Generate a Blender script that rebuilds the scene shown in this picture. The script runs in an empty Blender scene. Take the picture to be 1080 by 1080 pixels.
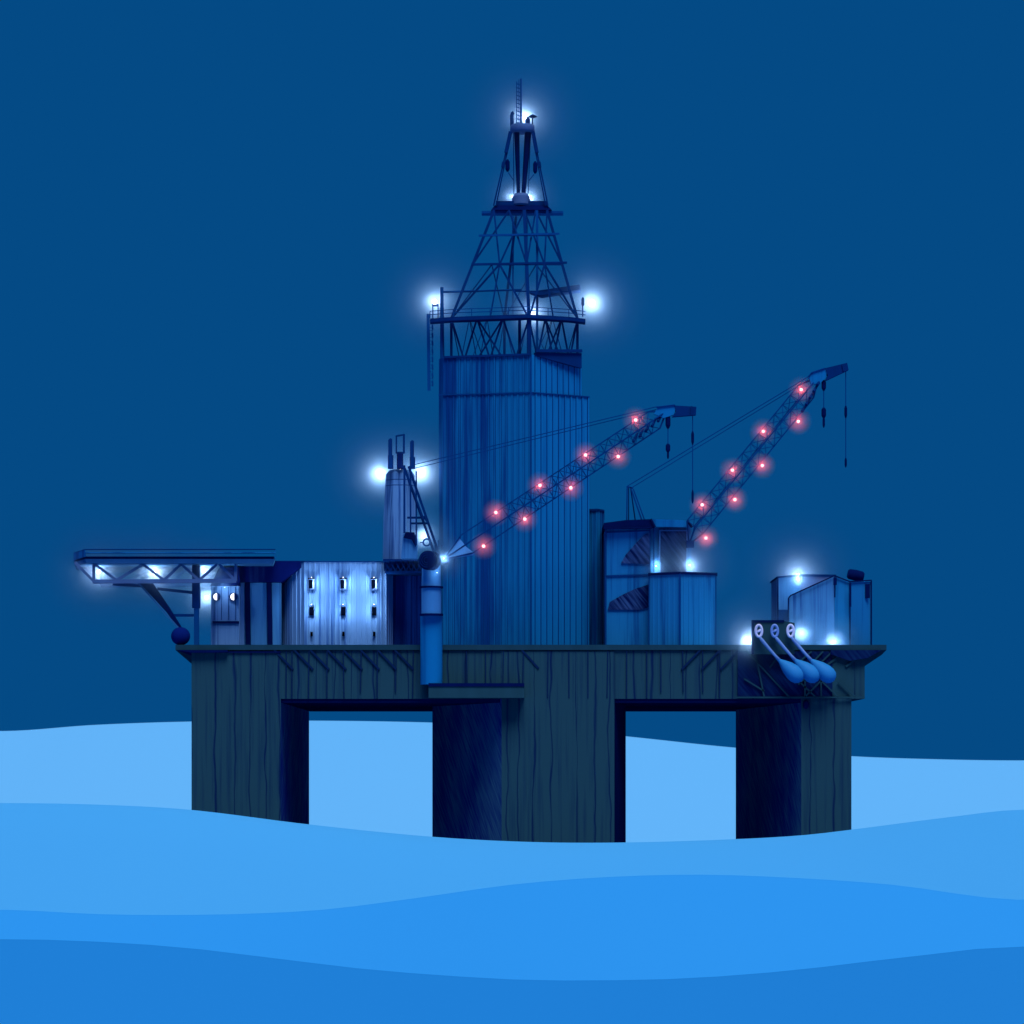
import bpy, bmesh, math, random
from mathutils import Vector, Matrix
random.seed(7)
sc = bpy.context.scene
C = sc.collection
EYE, HV, K = 6.5, 815.0, 1 / 3000.0

# ------------------------------------------------------------------ helpers
def px(u, v, d):
    """point of the place seen at (u, v) of the 1080 px picture, d metres from the viewer"""
    return Vector(((u - 540) * K * d, d, EYE + (HV - v) * K * d))
def X(u, d): return (u - 540) * K * d
def Z(v, d): return EYE + (HV - v) * K * d
def lin(r, g, b):
    f = lambda c: (c / 255) / 12.92 if c / 255 <= 0.04045 else (((c / 255) + 0.055) / 1.055) ** 2.4
    return (f(r), f(g), f(b))

class MB:
    def __init__(s): s.bm = bmesh.new(); s.mi = 0
    def _face(s, vs):
        try:
            f = s.bm.faces.new(vs); f.material_index = s.mi; return f
        except ValueError: return None
    def loft(s, rings, cap=True):
        vr = [[s.bm.verts.new(p) for p in r] for r in rings]
        n = len(vr[0])
        for a, b in zip(vr, vr[1:]):
            for i in range(n): s._face([a[i], a[(i + 1) % n], b[(i + 1) % n], b[i]])
        if cap: s._face(vr[0][::-1]); s._face(vr[-1])
        return s
    def prism_z(s, plan, z0, z1, top=None):
        top = top or plan
        return s.loft([[(x, y, z0) for x, y in plan], [(x, y, z1) for x, y in top]])
    def prism_y(s, prof, y0, y1, back=None):
        back = back or prof
        return s.loft([[(x, y0, z) for x, z in prof], [(x, y1, z) for x, z in back]])
    def pic(s, pts, d, t):
        """solid of real thickness t whose near face has the outline pts, at distance d"""
        return s.prism_y([(X(u, d), Z(v, d)) for u, v in pts], d, d + t)
    def rect(s, u0, v0, u1, v1, d, t):
        return s.pic([(u0, v0), (u1, v0), (u1, v1), (u0, v1)], d, t)
    def box(s, a, b):
        return s.prism_z([(a[0], a[1]), (b[0], a[1]), (b[0], b[1]), (a[0], b[1])], a[2], b[2])
    def bar(s, p, q, w, h=None):
        p, q = Vector(p), Vector(q); h = h or w
        ax = (q - p).normalized()
        up = Vector((0, 1, 0)) if abs(ax.y) < .9 else Vector((0, 0, 1))
        a = ax.cross(up).normalized(); b = ax.cross(a)
        o = [a * w / 2 + b * h / 2, -a * w / 2 + b * h / 2, -a * w / 2 - b * h / 2, a * w / 2 - b * h / 2]
        return s.loft([[p + k for k in o], [q + k for k in o]])
    def tube(s, p, q, r0, r1=None, n=8):
        p, q = Vector(p), Vector(q); r1 = r0 if r1 is None else r1
        return s.lathe(p, q, [(0, r0), (1, r1)], n)
    def lathe(s, p, q, prof, n=16):
        p, q = Vector(p), Vector(q); ax = (q - p).normalized()
        up = Vector((0, 1, 0)) if abs(ax.y) < .9 else Vector((0, 0, 1))
        a = ax.cross(up).normalized(); b = ax.cross(a)
        cs = [a * math.cos(2 * math.pi * i / n) + b * math.sin(2 * math.pi * i / n) for i in range(n)]
        return s.loft([[p.lerp(q, t) + c * max(r, .004) for c in cs] for t, r in prof])
    def ball(s, c, r, n=12, sz=1, sx=1):
        c = Vector(c); rings = []
        for i in range(1, n):
            th = math.pi * i / n
            rings.append([c + Vector((math.sin(th) * math.cos(2 * math.pi * k / (2 * n)) * r * sx, math.sin(th) * math.sin(2 * math.pi * k / (2 * n)) * r * sx, math.cos(th) * r * sz)) for k in range(2 * n)])
        return s.loft(rings)
    def path(s, pts, r, n=6, closed=False):
        pts = [Vector(p) for p in pts]; m = len(pts); rings = []
        for i, p in enumerate(pts):
            a = pts[(i - 1) % m] if closed or i else p
            b = pts[(i + 1) % m] if closed or i < m - 1 else p
            ax = (b - a).normalized()
            up = Vector((0, 1, 0)) if abs(ax.y) < .9 else Vector((0, 0, 1))
            e = ax.cross(up).normalized(); f = ax.cross(e)
            rr = r[i] if isinstance(r, (list, tuple)) else r
            rings.append([p + (e * math.cos(2 * math.pi * k / n) + f * math.sin(2 * math.pi * k / n)) * rr for k in range(n)])
        if closed: rings.append(rings[0]); return s.loft(rings, cap=False)
        return s.loft(rings)
    def build(s, name, mats, parent=None, smooth=False):
        bmesh.ops.remove_doubles(s.bm, verts=s.bm.verts, dist=1e-5)
        bmesh.ops.recalc_face_normals(s.bm, faces=s.bm.faces)
        me = bpy.data.meshes.new(name); s.bm.to_mesh(me); s.bm.free()
        for m in (mats if isinstance(mats, (list, tuple)) else [mats]): me.materials.append(m)
        if smooth:
            me.polygons.foreach_set('use_smooth', [True] * len(me.polygons))
            if smooth is not True: me.set_sharp_from_angle(angle=math.radians(smooth))
        o = bpy.data.objects.new(name, me); C.objects.link(o)
        if parent is not None: adopt(o, parent)
        return o

def adopt(o, parent):
    o.parent = parent
    if parent.parent is None: o.matrix_parent_inverse = Matrix.Translation(-parent.location)

def tag(o, label, cat, group=None):
    o['label'] = label; o['category'] = cat
    if group: o['group'] = group
    return o
def thing(name, label, cat, loc, group=None):
    o = bpy.data.objects.new(name, None); o.empty_display_size = 1
    o.location = loc; C.objects.link(o)
    return tag(o, label, cat, group)

# ------------------------------------------------------------------ materials
def new_mat(name):
    m = bpy.data.materials.new(name); m.use_nodes = True
    nt = m.node_tree; bs = nt.nodes['Principled BSDF']
    return m, nt, bs
def N(nt, t, **kw):
    n = nt.nodes.new(t)
    for k, v in kw.items(): setattr(n, k, v)
    return n
def math_node(nt, op, a, b=None, c=None):
    n = N(nt, 'ShaderNodeMath', operation=op)
    for i, x in enumerate((a, b, c)):
        if x is None: continue
        if isinstance(x, (int, float)): n.inputs[i].default_value = x
        else: nt.links.new(x, n.inputs[i])
    return n.outputs[0]
def stretched_noise(nt, scale, detail=3, rot=0):
    tc = N(nt, 'ShaderNodeTexCoord'); mp = N(nt, 'ShaderNodeMapping'); no = N(nt, 'ShaderNodeTexNoise')
    mp.inputs['Scale'].default_value = scale; src = tc.outputs['Object']
    if rot:
        m0 = N(nt, 'ShaderNodeMapping'); m0.inputs['Rotation'].default_value = (0, rot, 0)
        nt.links.new(src, m0.inputs['Vector']); src = m0.outputs[0]
    nt.links.new(src, mp.inputs['Vector']); nt.links.new(mp.outputs[0], no.inputs['Vector'])
    no.inputs['Scale'].default_value = 1; no.inputs['Detail'].default_value = detail
    return no.outputs['Fac']
def ramp(nt, fac, stops):
    r = N(nt, 'ShaderNodeValToRGB'); e = r.color_ramp.elements
    while len(e) < len(stops): e.new(.5)
    for el, (p, c) in zip(e, stops): el.position = p; el.color = (*c, 1)
    nt.links.new(fac, r.inputs[0]); return r.outputs[0]
def mix(nt, fac, a, b):
    m = N(nt, 'ShaderNodeMix', data_type='RGBA')
    if isinstance(fac, (int, float)): m.inputs[0].default_value = fac
    else: nt.links.new(fac, m.inputs[0])
    for i, x in ((6, a), (7, b)):
        if isinstance(x, tuple): m.inputs[i].default_value = (*x, 1)
        else: nt.links.new(x, m.inputs[i])
    return m.outputs[2]
def finish(bs, rough=.8, spec=.0, metal=0):
    bs.inputs['Roughness'].default_value = rough; bs.inputs['Specular IOR Level'].default_value = spec
    bs.inputs['Metallic'].default_value = metal
def flat(name, c, rough=.8, spec=.0):
    m, nt, bs = new_mat(name); bs.inputs['Base Color'].default_value = (*c, 1)
    f = stretched_noise(nt, (.8, .8, .3), 4)
    nt.links.new(mix(nt, f, tuple(x * .75 for x in c), tuple(min(1, x * 1.25) for x in c)), bs.inputs['Base Color'])
    finish(bs, rough, spec); return m
def streaked(name, base, streak, lo=.45, hi=.62, fx=.9, fine=4.0, amount=1.0):
    """painted cladding with rust and dirt runs that follow the sheets downwards"""
    m, nt, bs = new_mat(name)
    a = stretched_noise(nt, (fx, fx, .03), 4)
    b = stretched_noise(nt, (fine, fine, .12), 3)
    s = math_node(nt, 'ADD', math_node(nt, 'MULTIPLY', a, .62), math_node(nt, 'MULTIPLY', b, .38))
    mr = N(nt, 'ShaderNodeMapRange', interpolation_type='SMOOTHSTEP')
    nt.links.new(s, mr.inputs[0]); mr.inputs[1].default_value = lo; mr.inputs[2].default_value = hi
    f = math_node(nt, 'MULTIPLY', mr.outputs[0], amount)
    nt.links.new(mix(nt, f, base, streak), bs.inputs['Base Color'])
    bp = N(nt, 'ShaderNodeBump'); bp.inputs['Strength'].default_value = .25; bp.inputs['Distance'].default_value = .1
    nt.links.new(b, bp.inputs['Height']); nt.links.new(bp.outputs[0], bs.inputs['Normal'])
    finish(bs); return m
def planked(name, base, seam, spacing=.52):
    """concrete cast against rough boards: wandering dark seams between the boards, stained grain"""
    m, nt, bs = new_mat(name)
    tc = N(nt, 'ShaderNodeTexCoord'); sp = N(nt, 'ShaderNodeSeparateXYZ')
    nt.links.new(tc.outputs['Object'], sp.inputs[0])
    run = math_node(nt, 'ADD', sp.outputs[0], math_node(nt, 'MULTIPLY', sp.outputs[1], .7))
    warp = stretched_noise(nt, (.35, .35, .16), 2)
    w = math_node(nt, 'ADD', math_node(nt, 'MULTIPLY', run, spacing), math_node(nt, 'MULTIPLY', warp, .55))
    vo = N(nt, 'ShaderNodeTexVoronoi', voronoi_dimensions='1D', feature='DISTANCE_TO_EDGE')
    nt.links.new(w, vo.inputs['W']); vo.inputs['Scale'].default_value = 1
    wid = math_node(nt, 'MULTIPLY', math_node(nt, 'SUBTRACT', stretched_noise(nt, (.5, .5, .1), 3), .32), .34)
    seamf = math_node(nt, 'SUBTRACT', 1, math_node(nt, 'SMOOTH_MIN', 1, math_node(nt, 'DIVIDE', vo.outputs['Distance'], math_node(nt, 'MAXIMUM', wid, .02)), .1))
    seamf = math_node(nt, 'MAXIMUM', seamf, 0)
    grain = stretched_noise(nt, (2.6, 2.6, .09), 4)
    g = N(nt, 'ShaderNodeMapRange'); nt.links.new(grain, g.inputs[0]); g.inputs[1].default_value = .5; g.inputs[2].default_value = .75
    f = math_node(nt, 'MINIMUM', 1, math_node(nt, 'ADD', math_node(nt, 'MULTIPLY', seamf, .95), math_node(nt, 'MULTIPLY', g.outputs[0], .55)))
    nt.links.new(mix(nt, f, base, seam), bs.inputs['Base Color'])
    bp = N(nt, 'ShaderNodeBump'); bp.inputs['Strength'].default_value = .4; bp.inputs['Distance'].default_value = .2; bp.invert = True
    nt.links.new(f, bp.inputs['Height']); nt.links.new(bp.outputs[0], bs.inputs['Normal'])
    finish(bs, .9); return m
def hatched(name, base, light):
    m, nt, bs = new_mat(name)
    tc = N(nt, 'ShaderNodeTexCoord'); sp = N(nt, 'ShaderNodeSeparateXYZ'); nt.links.new(tc.outputs['Object'], sp.inputs[0])
    run = math_node(nt, 'ADD', sp.outputs[0], math_node(nt, 'MULTIPLY', sp.outputs[1], -.55))
    along = math_node(nt, 'SUBTRACT', math_node(nt, 'MULTIPLY', run, .62), math_node(nt, 'MULTIPLY', sp.outputs[2], .78))
    across = math_node(nt, 'ADD', math_node(nt, 'MULTIPLY', run, .78), math_node(nt, 'MULTIPLY', sp.outputs[2], .62))
    cb = N(nt, 'ShaderNodeCombineXYZ'); nt.links.new(math_node(nt, 'MULTIPLY', along, .28), cb.inputs[0]); nt.links.new(math_node(nt, 'MULTIPLY', across, 3.6), cb.inputs[1])
    no = N(nt, 'ShaderNodeTexNoise'); nt.links.new(cb.outputs[0], no.inputs['Vector']); no.inputs['Scale'].default_value = 1; no.inputs['Detail'].default_value = 3
    f = no.outputs['Fac']
    c = stretched_noise(nt, (.25, .25, .12), 2)
    mr = N(nt, 'ShaderNodeMapRange'); nt.links.new(math_node(nt, 'ADD', math_node(nt, 'MULTIPLY', f, .6), math_node(nt, 'MULTIPLY', c, .4)), mr.inputs[0])
    mr.inputs[1].default_value = .42; mr.inputs[2].default_value = .68
    nt.links.new(mix(nt, mr.outputs[0], base, light), bs.inputs['Base Color'])
    finish(bs, .9); return m
def glow(name, c, st):
    m, nt, bs = new_mat(name)
    bs.inputs['Base Color'].default_value = (*c, 1)
    bs.inputs['Emission Color'].default_value = (*c, 1); bs.inputs['Emission Strength'].default_value = st
    return m
def water(name, c):
    m, nt, bs = new_mat(name); bs.inputs['Base Color'].default_value = (*c, 1); finish(bs, .95)
    return m

NAVY = (.0008, .0055, .055)
M = dict(
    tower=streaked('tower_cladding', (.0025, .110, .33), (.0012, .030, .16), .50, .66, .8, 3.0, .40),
    tower_side=streaked('shaded_streaked_cladding', (.0022, .090, .27), (.0010, .014, .125), .40, .64, .55, 3.4, .85),  # left face's shade worked into the colour, along with the streaks
    clad=streaked('blue_cladding', (.006, .115, .33), (.0015, .025, .15), .47, .66, .8, 4.5, .8),
    block=streaked('pale_block_cladding', (.066, .175, .42), (.008, .045, .20), .49, .66, 1.1, 5, .85),
    tank=streaked('tank_cladding', (.030, .150, .40), (.004, .03, .18), .49, .68, .9, 4.0, .8),
    silo=streaked('silo_plating', (.045, .13, .33), (.004, .03, .15), .46, .64, 1.0, 4.0, .9),
    dark=flat('dark_navy_paint', NAVY), seam=flat('dark_seam_paint', (.0012, .030, .15)),  # seam: dark line colour for ribs, joints and trims
    frame=flat('navy_steel', (.0010, .018, .105)), frame2=flat('worn_navy_steel', (.0015, .040, .18)),
    boom=flat('boom_steel', (.0010, .028, .145)), truss=flat('grey_violet_steel', (.045, .095, .25)),
    pale=flat('pale_blue_steel', (.05, .20, .50)), rim=flat('rim_blue_steel', (.014, .080, .23)),
    leg=planked('boarded_concrete', (.0112, .0460, .076), (.0020, .0120, .060)),
    leg_shaded=hatched('hatched_shade_concrete', (.004, .016, .17), (.035, .125, .23)),  # leg concrete recoloured with hatching as the shade on the side faces
    deckm=flat('deck_steel', (.0080, .036, .066)), green=flat('green_grey_steel', (.0105, .044, .072)),
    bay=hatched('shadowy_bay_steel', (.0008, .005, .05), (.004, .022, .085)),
    black=flat('unlit_window_glass', (.0001, .0003, .0015)),
    painted_reflection=hatched('painted_reflection_glass', (.0008, .006, .055), (.030, .085, .26)),  # reflection painted into the glass colour as lighter diagonal streaks
    rib=flat('hull_rib_paint', (.0025, .014, .062)),
    glass=streaked('dark_glass', (.0010, .005, .07), (.015, .055, .20), .5, .72, .5, 1.5, .7),
    spoon=flat('spoon_blue_paint', (.012, .15, .42), .6, .08), handle=flat('spoon_handle_paint', (.10, .20, .50), .6, .1),
    ring=flat('spoon_ring_paint', (.42, .46, .75), .6, .1),
    lampw=glow('white_lamp_glass', (.95, .97, 1.0), 4.0), lampr=glow('red_lamp_glass', (1.0, .55, .55), .9),
    porthole=glow('lit_porthole_glass', (.9, .95, 1.0), .6),
)
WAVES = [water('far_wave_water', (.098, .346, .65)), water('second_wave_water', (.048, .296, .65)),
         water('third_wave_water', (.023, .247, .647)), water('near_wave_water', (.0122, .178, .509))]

# ------------------------------------------------------------------ lamps and the mist added for their halos
def mist_mat(name, r, dens, power, col, g):
    """mist that thins out evenly away from its middle, a puff of radius r"""
    m = bpy.data.materials.new(name); m.use_nodes = True; nt = m.node_tree
    nt.nodes.remove(nt.nodes['Principled BSDF'])
    v = N(nt, 'ShaderNodeVolumePrincipled')
    v.inputs['Color'].default_value = (*col, 1); v.inputs['Anisotropy'].default_value = g
    tc = N(nt, 'ShaderNodeTexCoord'); ln = N(nt, 'ShaderNodeVectorMath', operation='LENGTH')
    nt.links.new(tc.outputs['Object'], ln.inputs[0])
    f = math_node(nt, 'MAXIMUM', 0, math_node(nt, 'SUBTRACT', 1, math_node(nt, 'DIVIDE', ln.outputs['Value'], r)))
    nt.links.new(math_node(nt, 'MULTIPLY', math_node(nt, 'POWER', f, power), dens), v.inputs['Density'])
    nt.links.new(v.outputs[0], nt.nodes['Material Output'].inputs['Volume']); return m
mist_mesh = {}
def mist(loc, r, kind):  # added puff, placed to give its lamp a glow halo
    key = (round(r, 1), kind)
    if key not in mist_mesh:
        m = (mist_mat('halo_mist_red', r, .32, 1.5, (1, .9, .95), .5) if kind == 'red' else
             mist_mat('halo_mist_core', r, min(.20, .5 / r), 2.4, (.80, .92, 1), .5) if kind == 'near' else
             mist_mat('halo_mist_faint', r, .045, 1.2, (1, .97, .98), .4) if kind == 'soft' else
             mist_mat('halo_mist_wide', r, 1.0 / r, 1.8, (.15, .46, 1), .6))
        b = MB(); b.ball((0, 0, 0), r, 9); o = b.build('mist', m)
        mist_mesh[key] = o.data
    else:
        o = bpy.data.objects.new('mist', mist_mesh[key]); C.objects.link(o)
    o.location = loc; o['kind'] = 'stuff'
    return o
def point(loc, power, col, r, parent, name='lamp_light'):
    l = bpy.data.lights.new(name, 'POINT'); l.energy = power * .375; l.color = col; l.shadow_soft_size = r
    o = bpy.data.objects.new(name, l); o.location = loc; C.objects.link(o); adopt(o, parent); return o
def lamp(parent, u, v, d, power=900, r=.32, size=7.0, name='lamp', near=True):
    p = px(u, v, d)
    b = MB(); b.ball(p, r * .75, 8); o = b.build(name, M['lampw'], parent, True)
    point(p, power * 1.7, (1, .97, .95), r, parent)
    if size: mist(p, size, 'far')
    if size and near: mist(p, max(1.2, size * .60), 'near')
    elif size: mist(p, size * .5, 'soft')
    return o
def red_lamp(parent, p, power=260):
    b = MB(); b.ball(p, .17, 8); b.build('warning_lamp', M['lampr'], parent, True)
    point(p, power, (1, .08, .09), .25, parent, 'warning_light')
    mist(p, 1.6, 'red')

# ------------------------------------------------------------------ sea
def crest_curve(pts):
    def f(u):
        u = abs(u) % 2160
        if u > 1080: u = 2160 - u
        for i in range(len(pts) - 1):
            if pts[i][0] <= u <= pts[i + 1][0]: break
        def sl(j):
            if j <= 0 or j >= len(pts) - 1: return 0.0
            return (pts[j + 1][1] - pts[j - 1][1]) / (pts[j + 1][0] - pts[j - 1][0])
        (x0, y0), (x1, y1) = pts[i], pts[i + 1]; h = x1 - x0; t = (u - x0) / h
        return (y0 * (2 * t**3 - 3 * t**2 + 1) + h * sl(i) * (t**3 - 2 * t**2 + t) + y1 * (-2 * t**3 + 3 * t**2) + h * sl(i + 1) * (t**3 - t**2))
    return f
CRESTS = [
    (470, .36, [(0, 771), (100, 764.5), (200, 761), (325, 760), (454, 762), (560, 767), (660, 776.5), (775, 788.5), (898, 797.5), (1000, 801), (1080, 802)]),
    (290, .07, [(0, 847), (100, 848.5), (200, 854), (326, 869.5), (456, 882.5), (560, 888), (660, 888.5), (776, 885), (845, 881), (898, 875), (1000, 862), (1080, 854)]),
    (180, .07, [(0, 959.5), (100, 964), (170, 965), (250, 964), (340, 959.5), (440, 947), (540, 933), (640, 925), (740, 922.5), (840, 926), (940, 933), (1080, 949)]),
    (110, .06, [(0, 990.5), (100, 993), (200, 1000), (300, 1012), (400, 1023.5), (540, 1033), (620, 1034), (720, 1032), (830, 1024), (960, 1009), (1080, 998)]),
]
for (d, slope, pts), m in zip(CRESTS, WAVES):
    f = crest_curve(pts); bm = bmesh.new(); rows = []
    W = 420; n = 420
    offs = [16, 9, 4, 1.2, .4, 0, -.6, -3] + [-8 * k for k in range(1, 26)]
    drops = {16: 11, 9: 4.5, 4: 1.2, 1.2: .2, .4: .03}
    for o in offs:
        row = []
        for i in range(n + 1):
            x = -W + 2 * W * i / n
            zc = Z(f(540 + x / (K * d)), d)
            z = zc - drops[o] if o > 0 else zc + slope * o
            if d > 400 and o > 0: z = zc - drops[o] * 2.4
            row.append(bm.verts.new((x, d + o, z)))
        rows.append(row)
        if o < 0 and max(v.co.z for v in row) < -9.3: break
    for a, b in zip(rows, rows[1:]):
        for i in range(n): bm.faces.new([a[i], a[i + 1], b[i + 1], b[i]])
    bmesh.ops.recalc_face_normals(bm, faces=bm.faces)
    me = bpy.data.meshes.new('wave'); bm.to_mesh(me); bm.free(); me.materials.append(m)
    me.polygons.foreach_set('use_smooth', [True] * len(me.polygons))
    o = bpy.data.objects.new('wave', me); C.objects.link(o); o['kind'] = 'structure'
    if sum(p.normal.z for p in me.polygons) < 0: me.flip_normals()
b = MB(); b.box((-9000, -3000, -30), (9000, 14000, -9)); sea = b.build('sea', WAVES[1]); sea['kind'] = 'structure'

# ------------------------------------------------------------------ platform
plat = thing('oil_platform', 'dark green grey platform deck standing on three broad boarded legs in the waves', 'oil platform', (0, 320, -9))
b = MB(); b.prism_z([(X(185, 299.75), 299.75), (X(935, 299.75), 299.75), (X(930, 312), 312), (X(912, 345.3), 345.3), (X(205, 345.3), 345.3), (X(190, 310), 310)], Z(685.5, 299.75), Z(680, 299.75))
b.build('deck', M['deckm'], plat)
b = MB(); b.rect(202, 686, 912, 737, 300, 45); b.build('hull', M['leg'], plat)
b = MB(); b.rect(296, 737, 846, 741, 300.2, 44); b.build('keel_beam', M['dark'], plat)
def leg(front, back, vtop, extra=None):
    b = MB()
    plan = [(X(u, d), d) for u, d in front + back]
    n = len(plan)
    zt = Z(687, 300); zb = -14
    vr = [[b.bm.verts.new((x, y, z)) for x, y in plan] for z in (zb, zt)]
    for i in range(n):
        b.mi = 0 if i == 0 else (2 if i == 1 and n == 6 else 1)  # side faces carry painted shade; the middle leg's sliver is plain dark
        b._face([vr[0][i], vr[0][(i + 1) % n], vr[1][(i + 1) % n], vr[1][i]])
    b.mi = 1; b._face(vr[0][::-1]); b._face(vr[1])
    b.build('leg', [M['leg'], M['leg_shaded'], M['dark']], plat)
leg([(202, 299.9), (296, 299.9)], [(326, 342), (236, 342)], 686)
leg([(529, 299.9), (648, 299.9)], [(660, 309), (640, 335), (474, 335), (456, 318)], 686)
leg([(845, 299.9), (898, 299.9)], [(886, 343), (776, 335)], 686)
# fascia stiffeners, ledge under the crane pedestal, knee braces
b = MB(); b.rect(452, 723, 553, 736, 297.6, 2.4); b.build('ledge', M['green'], plat)
b = MB(); b.rect(452, 720.5, 553, 724, 297.5, 2.5); b.build('ledge_lip', M['dark'], plat)
for u in [302, 308, 326, 345, 362, 381, 398, 418, 436, 492, 512, 531, 552, 578, 600, 620, 641, 661, 682, 697, 720, 741, 759, 779]:
    v1 = 736 if u > 300 else 735
    b = MB(); b.bar(px(u, 686, 299.9), px(u + random.uniform(-1, 1), v1 - random.choice([0, 0, 0, 6]), 299.9), .12, .14); b.build('stiffener', M['rib'], plat)
for u in [289, 310, 327, 345, 362, 380, 398, 416]:
    b = MB(); b.bar(px(u, 685, 299.88), px(u + 20, 706, 299.88), .2, .2); b.build('knee_brace', M['rib'], plat)
b = MB(); b.bar(px(550, 685, 299.88), px(568, 705, 299.88), .2, .2); b.build('knee_brace', M['rib'], plat)
for u in [739, 760, 780, 798]:
    b = MB(); b.bar(px(u, 685, 299.88), px(u - 20, 706, 299.88), .2, .2); b.build('knee_brace', M['rib'], plat)
for u in [894, 916]:
    b = MB(); b.bar(px(u, 685.5, 299.7), px(u - 24, 703, 299.7), .22, .2); b.build('knee_brace', M['green'], plat)
b = MB(); b.pic([(186, 685.6), (240, 685.6), (240, 688), (204, 688.5)], 299.2, 20); b.build('bracket', M['dark'], plat)
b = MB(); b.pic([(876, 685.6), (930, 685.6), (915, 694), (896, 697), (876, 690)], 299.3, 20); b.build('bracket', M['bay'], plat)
b = MB(); b.rect(200, 687, 296, 688.4, 299.7, .3); b.build('deck_lip', M['dark'], plat)
# braced bay behind the spoons
b = MB(); b.rect(778, 687, 878, 735.5, 299.7, .5); b.build('bay_panel', M['bay'], plat)  # dark hatched sheet painted as the shade of a recess
b = MB()
for (u0, v0, u1, v1) in [(787, 686, 832, 735), (797, 690, 806, 735), (878, 687, 842, 722), (842, 718, 860, 735), (849, 735, 866, 718), (866, 718, 884, 735), (849, 718, 849, 735), (866, 718, 866, 735),
                         (884, 718, 902, 735), (824, 688, 812, 704), (785, 716, 806, 729), (868, 687, 848, 708), (856, 687, 836, 704), (776, 735.5, 912, 735.5)]:
    b.bar(px(u0, v0, 299.5), px(u1, v1, 299.5), .16, .16)
b.build('bay_bracing', M['green'], plat)
b = MB(); b.rect(878, 687, 896, 735, 299.8, .3); b.build('bay_post', M['green'], plat)
b = MB(); b.ball(px(850, 743, 299.8), .33, 8, 1.5); b.build('bollard', M['dark'], plat, True)

# ------------------------------------------------------------------ helideck
hel = thing('helideck', 'cantilevered helicopter deck on a lattice girder at the left end of the platform', 'helideck', px(207, 682, 305))
z0 = Z(594, 302)
plan = [(X(90, 302), 302), (X(290, 302), 302), (X(290, 314), 314), (X(240, 316), 316), (X(110, 316), 316), (X(79, 312), 312), (X(78, 307), 307)]
def inset(plan, f):
    cx = sum(p[0] for p in plan) / len(plan); cy = sum(p[1] for p in plan) / len(plan)
    return [(cx + (x - cx) * f, cy + (y - cy) * f) for x, y in plan]
b = MB(); b.prism_z(inset(plan, .985), z0, z0 + .45, plan); b.build('deck_plate', M['rim'], hel)
b = MB(); b.prism_z(inset(plan, .992), z0 + .45, z0 + .72); b.build('deck_edge', M['dark'], hel)  # dark strip standing in for the shadow line below the screen
b = MB(); ring = plan + [plan[0]]
for (p, q) in zip(ring, ring[1:]):
    a = Vector((p[0], p[1], z0 + 1.0)); c = Vector((q[0], q[1], z0 + 1.0))
    n_ = max(2, int((c - a).length / .6))
    b.bar(a + Vector((0, 0, .1)), c + Vector((0, 0, .1)), .08, .82)
b.build('safety_screen', M['clad'], hel)
b = MB()
for (p, q) in zip(ring, ring[1:]):
    b.tube((p[0], p[1], z0 + 1.46), (q[0], q[1], z0 + 1.46), .055, n=6)
b.build('handrail', M['frame'], hel)
for dd in (303, 309):
    b = MB()
    for (u0, v0, u1, v1, w) in [(98, 613.5, 249, 612.5, .42), (79, 593, 99, 613, .28), (99, 595, 99, 613, .3), (100, 595, 123, 612, .28), (123, 612, 151, 595, .28), (151, 595, 173, 612, .28),
                                (173, 612, 191, 595, .28), (191, 595, 210, 612, .28), (210, 612, 229, 595, .28), (231, 595, 248, 612, .28), (248.5, 595, 248.5, 613, .3)]:
        f = 303 / dd
        A, B2 = px(u0, v0, 303), px(u1, v1, 303); A.y = B2.y = dd
        b.bar(A, B2, w, w)
    if dd == 303: b.build('girder', M['truss'], hel)
    else: b.build('girder', M['frame2'], hel)
b = MB(); b.rect(202.5, 596, 210.5, 641, 304, .9); b.build('upper_column', M['frame'], hel)
b = MB(); b.rect(204.5, 641, 209.5, 681, 304.1, .6); b.build('lower_column', M['frame2'], hel)
b = MB(); b.pic([(147, 615), (161, 615), (178, 640), (194, 666), (191, 668), (176, 646)], 304, .7); b.build('raking_strut', M['dark'], hel)
b = MB(); b.bar(px(146, 615, 303.8), px(188, 662, 303.8), .16, .2); b.build('strut_edge', M['rim'], hel)
for (u0, v0, u1, v1, w) in [(119, 616, 150, 618, .3), (166, 621, 203, 625, .3), (181, 649, 205, 649, .28)]:
    b = MB(); b.bar(px(u0, v0, 304.3), px(u1, v1, 304.3), w); b.build('crossbar', M['frame'], hel)
for (u, v, d, P, ri) in [(104, 603, 306, 800, 7), (163, 604, 306, 800, 7), (215, 602, 306, 500, 5), (218, 630, 308, 700, 6)]:
    lamp(hel, u, v, d, P, .26, ri)

b = MB(); c = px(190.5, 671, 301)
b.ball(c, 1.02, 12, .95)
buoy = b.build('mooring_buoy', flat('tarred_buoy_paint', (.0015, .008, .09)), None, True)
tag(buoy, 'round dark mooring buoy resting on the left tip of the deck', 'buoy')

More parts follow.
